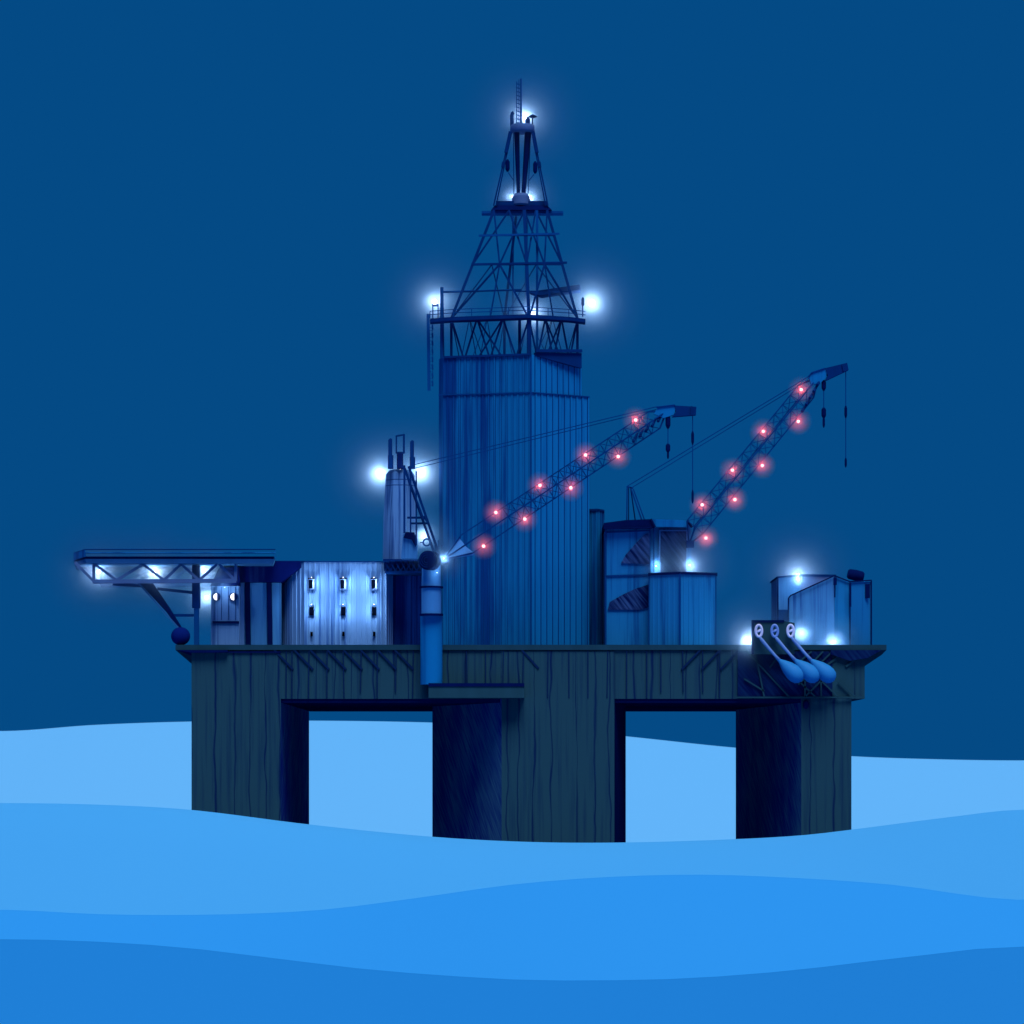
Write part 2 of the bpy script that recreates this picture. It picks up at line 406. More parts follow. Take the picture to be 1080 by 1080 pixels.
# ------------------------------------------------------------------ hut with two round windows
hut = thing('porthole_hut', 'small streaked hut with two lit round windows under the helicopter deck', 'hut', px(237, 681, 307))
b = MB(); b.rect(222.5, 617, 252, 682, 306, 5); b.build('wall', M['block'], hut)
lamp(hut, 237, 619.5, 304.4, 300, .025, 0, 'wall_lamp')
b = MB(); b.pic([(221.5, 618), (252.5, 618), (252.5, 598), (231.5, 598)], 305.8, 5.6); b.build('roof', M['glass'], hut)
b = MB(); b.rect(224, 655, 252, 657.5, 305.8, .2); b.build('ledge', M['dark'], hut)
for u in (228, 246):
    b = MB(); b.lathe(px(u, 629.5, 305.95), px(u, 629.5, 305.55), [(0, .46), (.6, .46), (1, .40)], 18); fr = b.build('porthole', M['dark'], hut, 30)
    b = MB(); pts = []
    s_ = -1
    for k in range(13):
        a = math.pi / 2 + math.pi * k / 12
        pts.append((X(u, 305.5) + math.cos(a) * .36 * (1 if u < 240 else 1) + .08, Z(629.5, 305.5) + math.sin(a) * .36))
    b.prism_y(pts, 305.42, 305.6); b.build('pane', M['porthole'], fr)
for k in range(4):
    u = 226 + k * 7.5
    b = MB(); b.bar(px(u, 619, 305.95), px(u, 654, 305.95), .07); b.build('batten', M['seam'], hut)

# ------------------------------------------------------------------ store between hut and block
store = thing('store_room', 'narrow panelled store with dark doorways and a sloping roof beside the porthole hut', 'store room', px(272, 681, 310))
b = MB(); b.rect(252.6, 612, 296, 682, 307.4, 12); b.build('wall', M['tank'], store)
for (u0, u1) in [(258, 263.5), (281, 286.5)]:
    b = MB(); b.pic([(u0, 613), (u1, 613), (u1 + 1, 682), (u0 + 1, 682)], 307.2, .4); b.build('doorway', M['dark'], store)
b = MB(); b.rect(253, 613, 257.6, 682, 307.2, .3); b.build('door_post', M['block'], store)
b = MB(); b.pic([(255, 614), (296, 614), (328, 591.5), (290, 591.5), (252, 598), (252, 614)], 306.4, 9); b.build('roof', M['glass'], store)

# ------------------------------------------------------------------ accommodation block
def corr(pts, pitch, depth):
    """follow the wall line with standing ribs of the cladding"""
    out = []
    for (p, q) in zip(pts, pts[1:]):
        p, q = Vector((*p, 0)), Vector((*q, 0)); L = (q - p).length; t = (q - p) / L; nrm = Vector((t.y, -t.x, 0))
        n = max(1, int(L / pitch)); st = L / n
        for i in range(n):
            a = p + t * st * i
            for f, h in ((0, 0), (.62, 0), (.70, depth), (.92, depth)):
                c = a + t * st * f + nrm * h; out.append((c.x, c.y))
    out.append(pts[-1]); return out
acc = thing('accommodation_block', 'floodlit ribbed accommodation block with nine small dark windows in three columns', 'building', px(352, 681, 309))
fr = [(X(290, 319), 319), (X(294, 313.5), 313.5), (X(300, 309.8), 309.8), (X(309, 307.3), 307.3), (X(322, 306), 306), (X(398, 306), 306), (X(408, 306.6), 306.6), (X(414, 308.5), 308.5)]
wall = corr(fr, .52, .07) + [(X(414, 326), 326), (X(290, 326), 326)]
b = MB(); b.prism_z(wall, 20.0, Z(593, 306)); b.build('wall', M['block'], acc)
b = MB(); b.prism_z([(x, y - .12) for x, y in fr] + [(X(415, 326), 326), (X(290, 326), 326)], Z(593, 306), Z(591.8, 306)); b.build('roof', M['frame'], acc)
rows_ = [(616, 6.2, 11), (644.5, 4.2, 8.5), (668.5, 2.2, 4.5)]
for ri, (v, w, h) in enumerate(rows_):
    for ui, u in enumerate((328.5, 362, 394.5)):
        b = MB(); b.rect(u - w / 2, v - h / 2, u + w / 2, v + h / 2, 305.55, .5); wf = b.build('window', M['truss'] if ri == 0 else M['black'], acc)
        b = MB(); b.rect(u - w / 2 + .3, v - h / 2 + 1, u + w / 2 - 1.6 * (ri == 0) - .4, v + h / 2 - 1, 305.5, .1); b.build('pane', M['black'], wf)
        if ri == 0: b = MB(); b.rect(u - w / 2 - .6, v - h / 2 - 1.2, u + w / 2 + .4, v - h / 2, 305.35, .6); b.build('hood', M['black'], wf)
        if ri < 2:
            p = px(u, v, 305.0); p.z += .1
            q = p + Vector((0, 0, .62)); b = MB(); b.ball(q, .03, 6); b.mi = 1; b.bar(q + Vector((0, .05, .05)), Vector((q.x, 305.9, q.z + .05)), .05); b.build('wall_lamp', [M['lampw'], M['black']], acc, True)
            point(p, (360, 250)[ri], (1, .97, .94), .2, acc)

# ------------------------------------------------------------------ stair tower with silo
stair = thing('stair_tower', 'dark narrow tower beside the floodlit block carrying a lattice platform and a pale silo', 'tower', px(429, 681, 311))
b = MB(); b.prism_z(corr([(X(413, 309), 309), (X(445, 309), 309)], .5, .06) + [(X(445, 320), 320), (X(413, 320), 320)], 20.0, Z(603, 309)); b.build('wall', streaked('dark_streaked_cladding', (.002, .028, .19), (.0012, .008, .09), .42, .6, .9, 4), stair)
b = MB(); b.rect(404, 589.5, 452, 592, 304, 12); b.rect(406, 602, 452, 604, 304, 12); b.build('platform', M['frame'], stair)
b = MB()
for k in range(8):
    u = 406 + k * 5.6
    b.bar(px(u, 592, 304.3), px(u + 5.2, 602, 304.3), .13); b.bar(px(u + 5.2, 592, 304.4), px(u, 602, 304.4), .13)
b.rect(405, 592, 451, 602, 305.2, .3)
b.build('platform_lattice', M['frame'], stair)
silo = thing('silo', 'tall chamfered silo with three stub masts on top, standing on the lattice platform', 'silo', px(422, 590, 307))
b = MB()
cx, cy = X(422, 308), 308.5
def octo(rx, ry): return [(cx + rx * math.cos(math.pi / 8 + math.pi / 4 * k), cy + ry * math.sin(math.pi / 8 + math.pi / 4 * k)) for k in range(8)]
zs = [(590, 2.02), (545, 1.95), (504, 1.70), (498, 1.66), (493.5, 1.2)]
b.loft([[(x, y, Z(v, 306)) for x, y in octo(r, r)] for v, r in zs]); b.build('shell', M['silo'], silo)
b = MB()
for v in (505, 511, 523, 535, 547, 559, 571):
    r = 1.72 + (v - 504) / 86 * .32
    pl = octo(r, r); b.loft([[(x, y, Z(v, 306)) for x, y in pl], [(x, y, Z(v, 306) + .09) for x, y in pl]])
b.build('hoop', M['frame'], silo)
for (u0, u1, v0, v1) in [(409.5, 413.5, 462, 480), (432.5, 436.5, 464, 482)]:
    b = MB(); b.pic([(u0, v0 + 2), (u0 + 2, v0), (u1, v0 + 1), (u1, v1), (u0, v1)], 306.5, .45)
    b.rect(u0 - .4, v1, u1 + 1.2, 494, 306.4, .7); b.build('stub_mast', M['frame'], silo)
b = MB(); b.bar(px(418, 460, 306.5), px(418, 478, 306.5), .16); b.bar(px(426, 458, 306.5), px(426, 478, 306.5), .22); b.bar(px(417.5, 460, 306.5), px(426.5, 458.5, 306.5), .16); b.bar(px(417.5, 477.5, 306.5), px(426.5, 477.5, 306.5), .2); b.build('hoop_frame', M['frame'], silo)
b = MB(); b.rect(418.5, 478, 425, 494, 306.2, .9); b.build('head_block', M['dark'], silo)
lamp(silo, 400.5, 500, 311, 1200, .3, 7.5)
lamp(silo, 443.5, 499, 311, 1200, .3, 7.5)
lamp(silo, 422, 495, 304.0, 200, .02, 0)  # added lamp with unseen bulb, whitens the front of the silo top

# ------------------------------------------------------------------ lattice boom
def lattice(b, A, B2, half, half_end, nb, w=.11, start=0.0):
    """four-chord boom of diamond section with zigzag lacing"""
    ax = (B2 - A).normalized(); nu = Vector((-ax.z, 0, ax.x)); nd = Vector((0, 1, 0))
    if nu.z < 0: nu = -nu
    def cor(t):
        h = half + (half_end - half) * t; c = A.lerp(B2, t)
        return [c + nu * h, c + nd * h * .8 + nu * .12, c - nu * h, c - nd * h * .8 - nu * .05]
    E0, E1 = cor(0), cor(1)
    for k in range(4): b.tube(E0[k], E1[k], w, n=6)
    for i in range(nb):
        t0, t1 = start + (1 - start) * i / nb, start + (1 - start) * (i + 1) / nb
        a, c = cor(t0), cor(t1)
        for k in range(4):
            k2 = (k + 1) % 4
            if i % 2: b.tube(a[k], c[k2], w * .55, n=5)
            else: b.tube(a[k2], c[k], w * .55, n=5)
            b.tube(a[k], a[k2], w * .5, n=5)
    return b

# ------------------------------------------------------------------ left crane
cr = thing('lattice_boom_crane', 'pedestal crane whose low lattice boom with red lamps crosses in front of the tower', 'crane', px(455, 724, 298))
b = MB(); b.tube(px(455, 722, 298.7), px(455, 648, 298.7), 1.16, 1.16, 24); b.build('pedestal', M['tower'], cr, 40)
b = MB(); b.tube(px(455, 648, 298), px(455, 620, 298), 1.04, 1.04, 24); b.tube(px(455, 619, 298), px(455, 596, 298), 1.04, .98, 24); b.build('slewing_column', M['tank'], cr, 40)
for v in (648.5, 619.5):
    b = MB(); b.tube(px(455, v + 1, 298), px(455, v - 1, 298), 1.24, 1.24, 24); b.build('collar', M['dark'], cr, 40)
b = MB(); c0 = px(451, 591, 296.2)
b.lathe(c0 + Vector((-.1, -.35, 0)), c0 + Vector((.5, .8, 0)), [(0, .8), (.08, 1.0), (.35, 1.02), (.36, .8), (.7, .8), (.71, 1.0), (1, 1.0)], 22); b.build('winch_drum', M['dark'], cr, 40)
b = MB(); c1 = px(452.5, 590.5, 295.7)
for k in range(3): b.path([c0 + Vector((-.08, -.38, 0)) + Vector((math.cos(a * math.pi / 10), -.02, math.sin(a * math.pi / 10))) * (.3 + .22 * k) for a in range(20)], .035, 5, True)
b.build('drum_groove', M['frame'], cr)
b = MB()
for (u0, v0, u1, v1, w) in [(426.5, 491, 426.5, 562, .22), (433, 493, 433, 562, .16), (439, 497, 439, 575, .16), (426, 492, 459, 586, .26), (431, 492, 465, 590, .26), (430, 546, 449, 546, .2), (433, 552, 452, 552, .2), (447, 545, 452, 552, .2),
                            (459, 570, 459, 590, .14), (462.5, 570, 463, 592, .14), (466, 575, 466, 592, .14), (427, 494, 447, 548, .16)]:
    b.bar(px(u0, v0, 300.5), px(u1, v1, 299), w)
b.build('mast_frame', M['frame'], cr)
b = MB(); b.pic([(423, 589), (425, 564), (429, 561), (437, 562), (440, 568), (440, 589)], 300.2, 1.6); cab = b.build('winch_house', M['tank'], cr)
b = MB(); b.pic([(425.5, 567), (428, 561), (437, 561.5), (439, 568), (438.5, 577), (434, 569)], 299.9, .4); b.build('hood', M['dark'], cab)
b = MB(); cc = px(450, 572, 299); b.path([cc + Vector((.36 * math.cos(a * math.pi / 10), 0, .36 * math.sin(a * math.pi / 10))) for a in range(20)], .09, 6, True); b.bar(px(443, 572, 299), px(446.4, 572, 299), .1); b.build('sheave', M['frame2'], cr, True)
b = MB(); b.lathe(px(464, 589.5, 298), px(474, 592, 298), [(0, .5), (.3, .55), (.6, .45), (1, .3)], 12); b.build('boom_foot', M['frame2'], cr, 40)
b = MB(); b.pic([(466, 589.5), (484, 567), (492, 577), (500, 583), (498.5, 585.5), (482, 588), (468, 591)], 297.6, .35); b.build('boom_plate', M['pale'], cr)
b = MB()
A, B2 = px(468, 590, 297.5), px(690, 443, 297.5)
A1 = A.lerp(B2, .11)
lattice(b, A1, B2, 1.12, 1.05, 18, .066, .22)
ax = (B2 - A).normalized(); nu = Vector((-ax.z, 0, ax.x)); nu = nu if nu.z > 0 else -nu
for o_ in (nu * 1.12, -nu * 1.12, nu * .1 + Vector((0, .9, 0)), -nu * .05 - Vector((0, .9, 0))): b.tube(A, A1 + o_, .085, n=6)
T = px(703, 434, 297.5)
for o_ in (nu * 1.05, -nu * 1.05, Vector((0, .8, 0)), Vector((0, -.8, 0))): b.tube(B2 + o_, T, .085, n=6)
b.build('boom', M['boom'], cr)
b = MB()
for k in range(5): b.tube(px(668 + k * 6.5, 466 - k * 5.4, 297.0), px(672 + k * 6.5, 457 - k * 5.0, 298), .16, .1, 6)
b.build('boom_tip_cable', M['frame'], cr)
b = MB(); b.pic([(690, 436.5), (694, 428.8), (711, 427.3), (712.5, 432), (710, 437.5), (700, 441)], 297.2, .6); b.build('head_sheave', M['tower'], cr)
b = MB(); b.pic([(711.5, 427.6), (734.5, 429), (734, 437.5), (709, 439.5), (712.8, 434)], 297.1, .8); b.bar(px(729.5, 428.3, 297), px(729, 438, 297), .12); b.build('jib_head', M['frame'], cr)
b = MB(); b.tube(px(692, 429.5, 297.1), px(712, 427, 297.1), .07, n=6); b.build('sheave_guard', M['boom'], cr)
def hook(par, u, v, d, seq, line):
    for (va, vb) in line:
        b = MB(); b.tube(px(u, va, d), px(u, vb, d), .045, n=6); b.build('hoist_line', M['boom'], par)
    for (va, vb, r) in seq:
        b = MB(); b.lathe(px(u, va, d), px(u, vb, d), [(0, r * .5), (.2, r), (.75, r), (1, r * .45)], 10)
        b.build('hook_block', M['dark'], par)
hook(cr, 704.5, 0, 297.5, [(438, 452, .26), (468, 477, .24), (476, 484, .11)], [(451, 470)])
hook(cr, 730.5, 0, 297.5, [(455, 469, .15), (517, 531, .12)], [(438, 456), (468, 518)])
b = MB(); b.tube(px(437, 490, 299), px(694, 428.6, 297.4), .045, n=6); b.tube(px(437, 494, 299), px(692, 432, 297.6), .04, n=6); b.build('pendant_line', M['boom'], cr)
for (u, v) in [(523, 540.5), (569.5, 512), (617.5, 480), (670.5, 443)]: red_lamp(cr, px(u, v, 297.3))
for (u, v) in [(510, 576), (553.5, 547.5), (602, 514.5), (652, 481.5)]: red_lamp(cr, px(u, v, 297.3))
lamp(cr, 447, 566, 302.5, 500, .22, 4)
lamp(cr, 461, 604, 296.2, 60, .03, 0)
lamp(cr, 468, 589, 296.7, 150, .06, 3, near=False)

# ------------------------------------------------------------------ clad tower
tw = thing('clad_tower', 'tall windowless ribbed tower block rising from the middle of the deck', 'tower', (X(545, 312), 312, 20))
Fc, Lc, Rc = (X(560, 306), 306), (X(462.5, 308.2), 308.2), (X(621.5, 309.6), 309.6)
def tower_plan(s, rin=0.0, lch=.8):
    L2 = (Lc[0], Lc[1]); R2 = (Rc[0] - rin, Rc[1] - rin * .3)
    return [(L2[0] + .4, L2[1] + 12), L2, Fc, R2, (R2[0] - 1.2, R2[1] + 11)]
def clad(b, z0, z1, rin):
    pl = tower_plan(0, rin)
    ch = (pl[1][0] + .0, pl[1][1]); Lf = Vector((*pl[1], 0)).lerp(Vector((*pl[2], 0)), .05)
    line = corr([(Lf.x, Lf.y), pl[2]], .62, .09) + corr([pl[2], pl[3]], .70, .10)[1:]
    rest = [pl[4], pl[0], (pl[1][0], pl[1][1] + 1.2)]
    poly = line + rest; n = len(poly); nl = len(corr([(Lf.x, Lf.y), pl[2]], .62, .09))
    vr = [[b.bm.verts.new((x, y, z)) for x, y in poly] for z in (z0, z1)]
    for i in range(n):
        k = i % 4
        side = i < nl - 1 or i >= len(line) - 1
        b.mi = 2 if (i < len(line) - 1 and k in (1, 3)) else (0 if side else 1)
        b._face([vr[0][i], vr[0][(i + 1) % n], vr[1][(i + 1) % n], vr[1][i]])
    b.mi = 2; b._face(vr[0][::-1]); b._face(vr[1])
zm, zt = Z(414, 306), Z(374, 306)
b = MB(); clad(b, 20.0, zm, 0); b.build('wall', [M['tower_side'], M['tower'], M['seam']], tw)
b = MB(); clad(b, zm, zt, .85); b.build('upper_wall', [M['tower_side'], M['tower'], M['seam']], tw)
def roofline(b, pl, z, w, h):
    for p, q in zip(pl, pl[1:]): b.bar((p[0], p[1] - .12, z), (q[0], q[1] - .12, z), w, h)
plm = tower_plan(0, 0)[1:4]; plt = tower_plan(0, .85)[1:4]
b = MB(); roofline(b, [plm[0], plm[1], plm[2]], zm, .10, .14); b.build('ledge_band', M['seam'], tw)
b = MB(); roofline(b, [Vector((*plt[0], 0)).lerp(Vector((*plt[1], 0)), .06), plt[1]], zt, .22, .3); b.build('parapet', M['frame'], tw)
b = MB(); b.bar((Fc[0], Fc[1] - .14, 20), (Fc[0], Fc[1] - .14, zt), .16); b.build('corner_trim', M['seam'], tw)
b = MB(); q0, q1 = Vector((Fc[0] + .5, Fc[1] + .4, 0)), Vector((plt[2][0], plt[2][1] - .5, 0))
for dz0, dz1, e0, e1 in ((.1, .1, .5, 1.4),):
    prof = [q0 + Vector((0, -.3, zt - .1)), q1 + Vector((0, -.3, zt - 1.1)), q1 + Vector((0, -.3, zt + .55)), q0 + Vector((0, -.3, zt + .25))]
    b.loft([prof, [p + Vector((-.2, .35, 0)) for p in prof]])
b.build('roof_wedge', M['frame'], tw)
b = MB(); b.bar(q0 + Vector((0, -.45, zt + .4)), q1 + Vector((0, -.45, zt + .75)), .3, .3); b.build('roof_beam', M['frame'], tw)

ann = thing('narrow_annex', 'low narrow ribbed annex on the right flank of the clad tower', 'annex', px(629, 681, 312))
b = MB(); pl = corr([(X(621, 311), 311), (X(630, 310.5), 310.5), (X(637, 312), 312)], .45, .06) + [(X(637, 322), 322), (X(624, 322), 322)]
b.prism_z(pl, 20.0, Z(539, 311)); b.build('wall', M['tower_side'], ann)
b = MB(); b.prism_z([(X(621, 310.8), 310.8), (X(630, 310.3), 310.3), (X(637.5, 311.8), 311.8), (X(637.5, 322), 322), (X(624, 322), 322)], Z(539, 311), Z(537, 311)); b.build('roof', M['frame'], ann)

# ------------------------------------------------------------------ drilling derrick
der = thing('drilling_derrick', 'open steel drilling derrick with floodlights and a ladder mast, standing on the clad tower', 'derrick', (X(548, 314), 314, zt))
legs = {'L': (px(476, 336, 311.5), px(521, 222, 313)), 'F': (px(558, 336, 308.3), px(553, 222, 312)), 'R': (px(609, 336, 312), px(577, 222, 313.5)), 'B': (px(532, 336, 322), px(545, 222, 318))}
def at(k, t): return legs[k][0].lerp(legs[k][1], t)
for k in 'LFRB':
    b = MB(); b.bar(at(k, 0), at(k, 1), .28 if k != 'F' else .36, .26); b.build('leg', M['frame'], der)
b = MB(); FACES = [('L', 'F'), ('F', 'R'), ('R', 'B'), ('B', 'L')]
for (p, q) in FACES:
    w = .20 if 'F' in (p, q) else .12
    for t in (.50, .77):
        b.bar(at(p, t), at(q, t), w * .9)
    m1 = at(p, .5).lerp(at(q, .5), .5); m0 = at(p, 0).lerp(at(q, 0), .5)
    b.bar(at(p, 0), m1, w); b.bar(at(q, 0), m1, w)
    if 'F' not in (p, q): continue
    b.bar(m0, m1, w * .8)
    b.bar(at(p, .25), at(p, .0).lerp(m1, .5), w * .6); b.bar(at(q, .25), at(q, .0).lerp(m1, .5), w * .6)
    m3 = at(p, 1).lerp(at(q, 1), .5)
    b.bar(at(p, .5), m3, w * .9); b.bar(at(q, .5), m3, w * .9)
    b.bar(at(p, 1), m1, w * .9); b.bar(at(q, 1), m1, w * .9)
b.build('bracing', M['frame'], der)
b = MB()
for (u, va, vb, d, w) in [(566.5, 222, 374, 312, .26), (555, 222, 336, 317, .3), (541, 222, 336, 318, .18)]: b.bar(px(u, va, d), px(u, vb, d), w)
b.build('guide_rail', M['frame2'], der)
b = MB(); b.bar(px(505, 248.5, 311), px(590, 246.5, 311), .2); b.build('crossbeam', M['frame2'], der)
b = MB(); b.bar(px(497, 279, 310), px(598, 277, 310), .22); b.build('crossbeam', M['frame'], der)
# substructure under the walkway
b = MB()
base = {k: Vector((legs[k][0].x, legs[k][0].y, zt + .1)) for k in 'LFRB'}
for k in 'LFRB': b.bar(base[k], legs[k][0], .28 if k != 'F' else .5, .3)
for (p, q) in FACES:
    n_ = 3
    for i in range(n_):
        a0, a1 = base[p].lerp(base[q], i / n_), base[p].lerp(base[q], (i + 1) / n_)
        t0, t1 = legs[p][0].lerp(legs[q][0], i / n_), legs[p][0].lerp(legs[q][0], (i + 1) / n_)
        mid = a0.lerp(a1, .5)
        w = .20 if 'F' in (p, q) else .10
        b.bar(t0, mid, w); b.bar(t1, mid, w)
        if i == 1: b.bar(a0, t1, w * .9); b.bar(a1, t0, w * .9)
    b.bar(base[p], base[q], .3)
b.bar(px(548, 338, 310), px(548, 373, 310), .32)
b.build('substructure', M['frame'], der)
wf_ = [(X(453.5, 310.6), 310.6), (X(478, 309.4), 309.4), (X(556, 307.6), 307.6), (X(600, 309.4), 309.4), (X(617.5, 310.8), 310.8)]
wp = wf_ + [(x, y + 1.6) for x, y in wf_[::-1]]
zw = Z(336, 309.5)
b = MB(); b.prism_z(wp, zw - .22, zw + .18); b.build('walkway', M['frame'], der)
b = MB()
for p, q in zip(wf_, wf_[1:]):
    p3, q3 = Vector((*p, zw + .2)), Vector((*q, zw + .2)); m_ = max(1, int((q3 - p3).length / 1.9))
    for h in (.4, .78): b.tube(p3 + Vector((0, 0, h)), q3 + Vector((0, 0, h)), .045, n=5)
    for k in range(m_): b.tube(p3.lerp(q3, k / m_), p3.lerp(q3, k / m_) + Vector((0, 0, .78)), .045, n=5)
b.build('handrail', M['frame2'], der)
b = MB(); b.tube(px(466, 303, 312), px(466.5, 378, 312), .17, .24, 8)
for k in range(14): b.bar(px(463.9, 312 + k * 4.4, 312), px(468.5, 312 + k * 4.4, 312), .07)
b.build('side_mast', M['frame2'], der)
b = MB(); b.tube(px(466, 308, 312), px(505, 307, 312), .12, n=6); b.tube(px(505, 307, 312), px(550, 305.5, 313), .1, n=6); b.build('crossbeam', M['frame2'], der)
b = MB()
b.bar(px(451.5, 331, 312.5), px(452.5, 412, 312.5), .34, .1); b.bar(px(456.3, 338, 312.5), px(456.5, 408, 312.5), .06)
for k in range(8): b.bar(px(456, 343 + k * 8.4, 312.5), px(456.3, 347.5 + k * 8.4, 312.5), .18, .2)
for k in range(20): b.bar(px(452, 338 + k * 3.6, 312.5), px(456.3, 338 + k * 3.6, 312.5), .05)
b.build('hanging_ladder', M['frame2'], der)
b = MB(); b.tube(px(456.5, 323, 312.6), px(456.5, 336, 312.6), .06, n=6); b.tube(px(462, 323, 312.6), px(462, 336, 312.6), .06, n=6); b.bar(px(455.6, 322, 312.6), px(462.6, 322, 312.6), .2, .5); b.build('lantern_frame', M['frame'], der)
b = MB(); b.tube(px(614.5, 321, 312.6), px(614.5, 334, 312.6), .07, n=6); b.lathe(px(614.8, 322.5, 312.6), px(614.8, 313.5, 312.6), [(0, .12), (.1, .17), (.8, .17), (1, .08)], 10); b.build('lamp_post', M['frame'], der)
b = MB(); pr = [px(558, 308, 311), px(570, 311.5, 311), px(606, 305, 314), px(611.5, 305.5, 314), px(611.5, 299, 314), px(606, 301, 314)]
b.loft([[px(557, 308, 311), px(569, 311.5, 311), px(611, 305.5, 315), px(611, 300, 315), px(575, 306, 313)], [px(557, 308, 311) + Vector((.3, 2.2, .05)), px(569, 311.5, 311) + Vector((.3, 2.2, .05)), px(611, 305.5, 315) + Vector((.2, 2, 0)), px(611, 300, 315) + Vector((.2, 2, 0)), px(575, 306, 313) + Vector((.3, 2.2, 0))]])
b.build('monkey_board', M['frame'], der)
# crown
zc = Z(224, 314)
def rectplan(u0, u1, d0, d1): return [(X(u0, d0), d0), (X(u1, d0), d0), (X(u1, d0), d1), (X(u0, d0), d1)]
b = MB(); b.prism_z(rectplan(508, 594, 314, 315.4), zc - .1, zc + .16); b.build('crown_floor', M['frame2'], der)
b = MB(); b.prism_z(rectplan(518, 582, 313.4, 316.5), zc + .16, zc + .75, rectplan(522, 577, 313.8, 316)); b.build('crown_base', M['dark'], der)
b = MB(); b.prism_z(rectplan(523, 577, 313.9, 316), zc + .75, zc + 1.25); b.build('crown_curb', M['frame'], der)
b = MB(); c0 = Vector((X(549.5, 314.5), 314.5, zc + .8)); b.lathe(c0, c0 + Vector((0, 0, 1.35)), [(0, .85), (.12, 1.0), (.75, 1.0), (.86, .85), (1, .72)], 20); b.build('crown_block', M['truss'], der, 40)
for (u0, u1) in [(521.5, 538.5), (577, 562)]:
    b = MB(); d = 313.5
    b.bar(px(u0 + (-.9 if u0 < 550 else .9), 217, d), px(u1, 139, d), .15); b.bar(px(u0 + (1.6 if u0 < 550 else -1.6), 217, d), px(u1 + (1 if u0 < 550 else -1), 139, d), .13)
    b.bar(px(u0 + (u1 - u0) * .72, 161, d - .1), px(u1, 139, d - .1), .4, .4)
    b.bar(px(u0 + (u1 - u0) * .52, 176.5, d), px(u0 + (u1 - u0) * .58, 171, d), .38)
    b.build('raking_leg', M['frame'], der)
for (ub, ut, w) in [(546.8, 545, .24), (552, 557, .3)]:
    b = MB(); d = 314.2; p, q = px(ub, 206, d), px(ut, 139, d); b.tube(p, q, w * .75, w * 1.25, 10); b.build('inner_leg', M['dark'], der)
b = MB()
for (u0, v0, u1, v1) in [(542, 205, 541.5, 140), (557, 205, 559.5, 140), (536, 182, 541.6, 190), (563, 184, 557.5, 191)]: b.bar(px(u0, v0, 315), px(u1, v1, 315), .1)
b.build('stay', M['frame2'], der)
for (u, v) in [(535.3, 174.5), (564.5, 176.5)]:
    b = MB(); b.lathe(px(u, v - 6.5, 313), px(u, v + 6.5, 313), [(0, .08), (.2, .24), (.8, .24), (1, .1)], 10); b.build('counterweight', M['dark'], der)
ct = Vector((X(551, 314), 314, Z(139.5, 314)))
b = MB(); b.lathe(ct, ct + Vector((0, 0, .75)), [(0, 1.26), (.15, 1.34), (.9, 1.34), (1, 1.28)], 24); b.build('crown_collar', M['truss'], der, 40)
b = MB(); b.tube(px(549.5, 132, 314), px(549.5, 83, 314), .13, .11, 8); b.tube(px(545, 132, 314), px(545, 86, 314), .06, n=6); b.tube(px(547.3, 132, 314.4), px(547.3, 84, 314.4), .05, n=6)
for k in range(11): b.bar(px(544.2, 129 - k * 4.1, 314), px(550, 131 - k * 4.1, 314), .09)
b.build('ladder_mast', M['frame2'], der)
b = MB(); b.path([px(540, 133, 313.8), px(539.8, 122, 313.8), px(540.4, 119.5, 313.8), px(541.8, 118.8, 313.8)], .2, 8); b.build('vent_pipe', M['frame'], der)
b = MB(); b.tube(px(556.5, 132, 313.8), px(556.5, 125, 313.8), .26, .26, 10); b.tube(px(555, 124.6, 313.8), px(558, 124.6, 313.8), .14, .14, 8); b.build('hatch', M['frame'], der)
b = MB(); b.tube(px(561.5, 132, 313.8), px(561.5, 123, 313.8), .09, n=8); b.lathe(px(561.8, 124.5, 313.8), px(561.8, 120.5, 313.8), [(0, .15), (.35, .5), (.6, .35), (1, .05)], 14); b.build('antenna_dish', M['dark'], der)
lamp(der, 553, 124, 316.5, 1000, .28, 8)
lamp(der, 541, 208, 316.5, 300, .22, 4.5); lamp(der, 559, 208, 316.5, 300, .22, 4.5)
lamp(der, 458.5, 318.5, 315.5, 1000, .34, 7.5)
lamp(der, 624, 319.5, 316, 1500, .45, 8)
lamp(der, 562, 331, 316.5, 800, .28, 6.5)

# ------------------------------------------------------------------ crane house on the right
hs = thing('machinery_house', 'two storey panelled crane house with a large dark window right of the tower', 'building', px(682, 681, 308))
b = MB(); b.pic([(638.5, 682), (638.5, 556), (686, 552), (686, 682)], 305, 12); b.build('wall', M['clad'], hs)
b = MB(); b.rect(686.2, 553, 728.5, 682, 305.8, 10); b.build('control_room', M['clad'], hs)
b = MB(); b.pic([(636.5, 557.5), (637, 551.5), (660, 548.5), (686, 547.5), (690.5, 555.5), (688, 556)], 304.3, 13); b.build('roof', M['dark'], hs)
b = MB(); b.pic([(690.6, 555.5), (686.5, 547.4), (720, 548.5), (726, 550), (730, 556)], 304.5, 12); b.build('roof', M['tower'], hs)
b = MB(); b.tube(px(686.3, 547.4, 304.2), px(690.8, 556, 304.2), .13, n=6); b.tube(px(725, 549.3, 304.4), px(730, 556.2, 304.4), .13, n=6); b.tube(px(637, 557.6, 304.2), px(688, 556.5, 304.2), .09, n=6); b.build('roof_edge', M['dark'], hs)
b = MB(); b.pic([(655, 594), (660, 585), (672, 571.5), (680, 563.5), (685, 562), (685.3, 595), (682, 594.5)], 304.8, .5); b.build('window', M['painted_reflection'], hs)
b = MB(); b.pic([(641, 643), (643, 635), (657, 627), (670, 621), (684, 616.5), (684.6, 640), (676, 643)], 304.8, .5); b.build('window', M['painted_reflection'], hs)
b = MB()
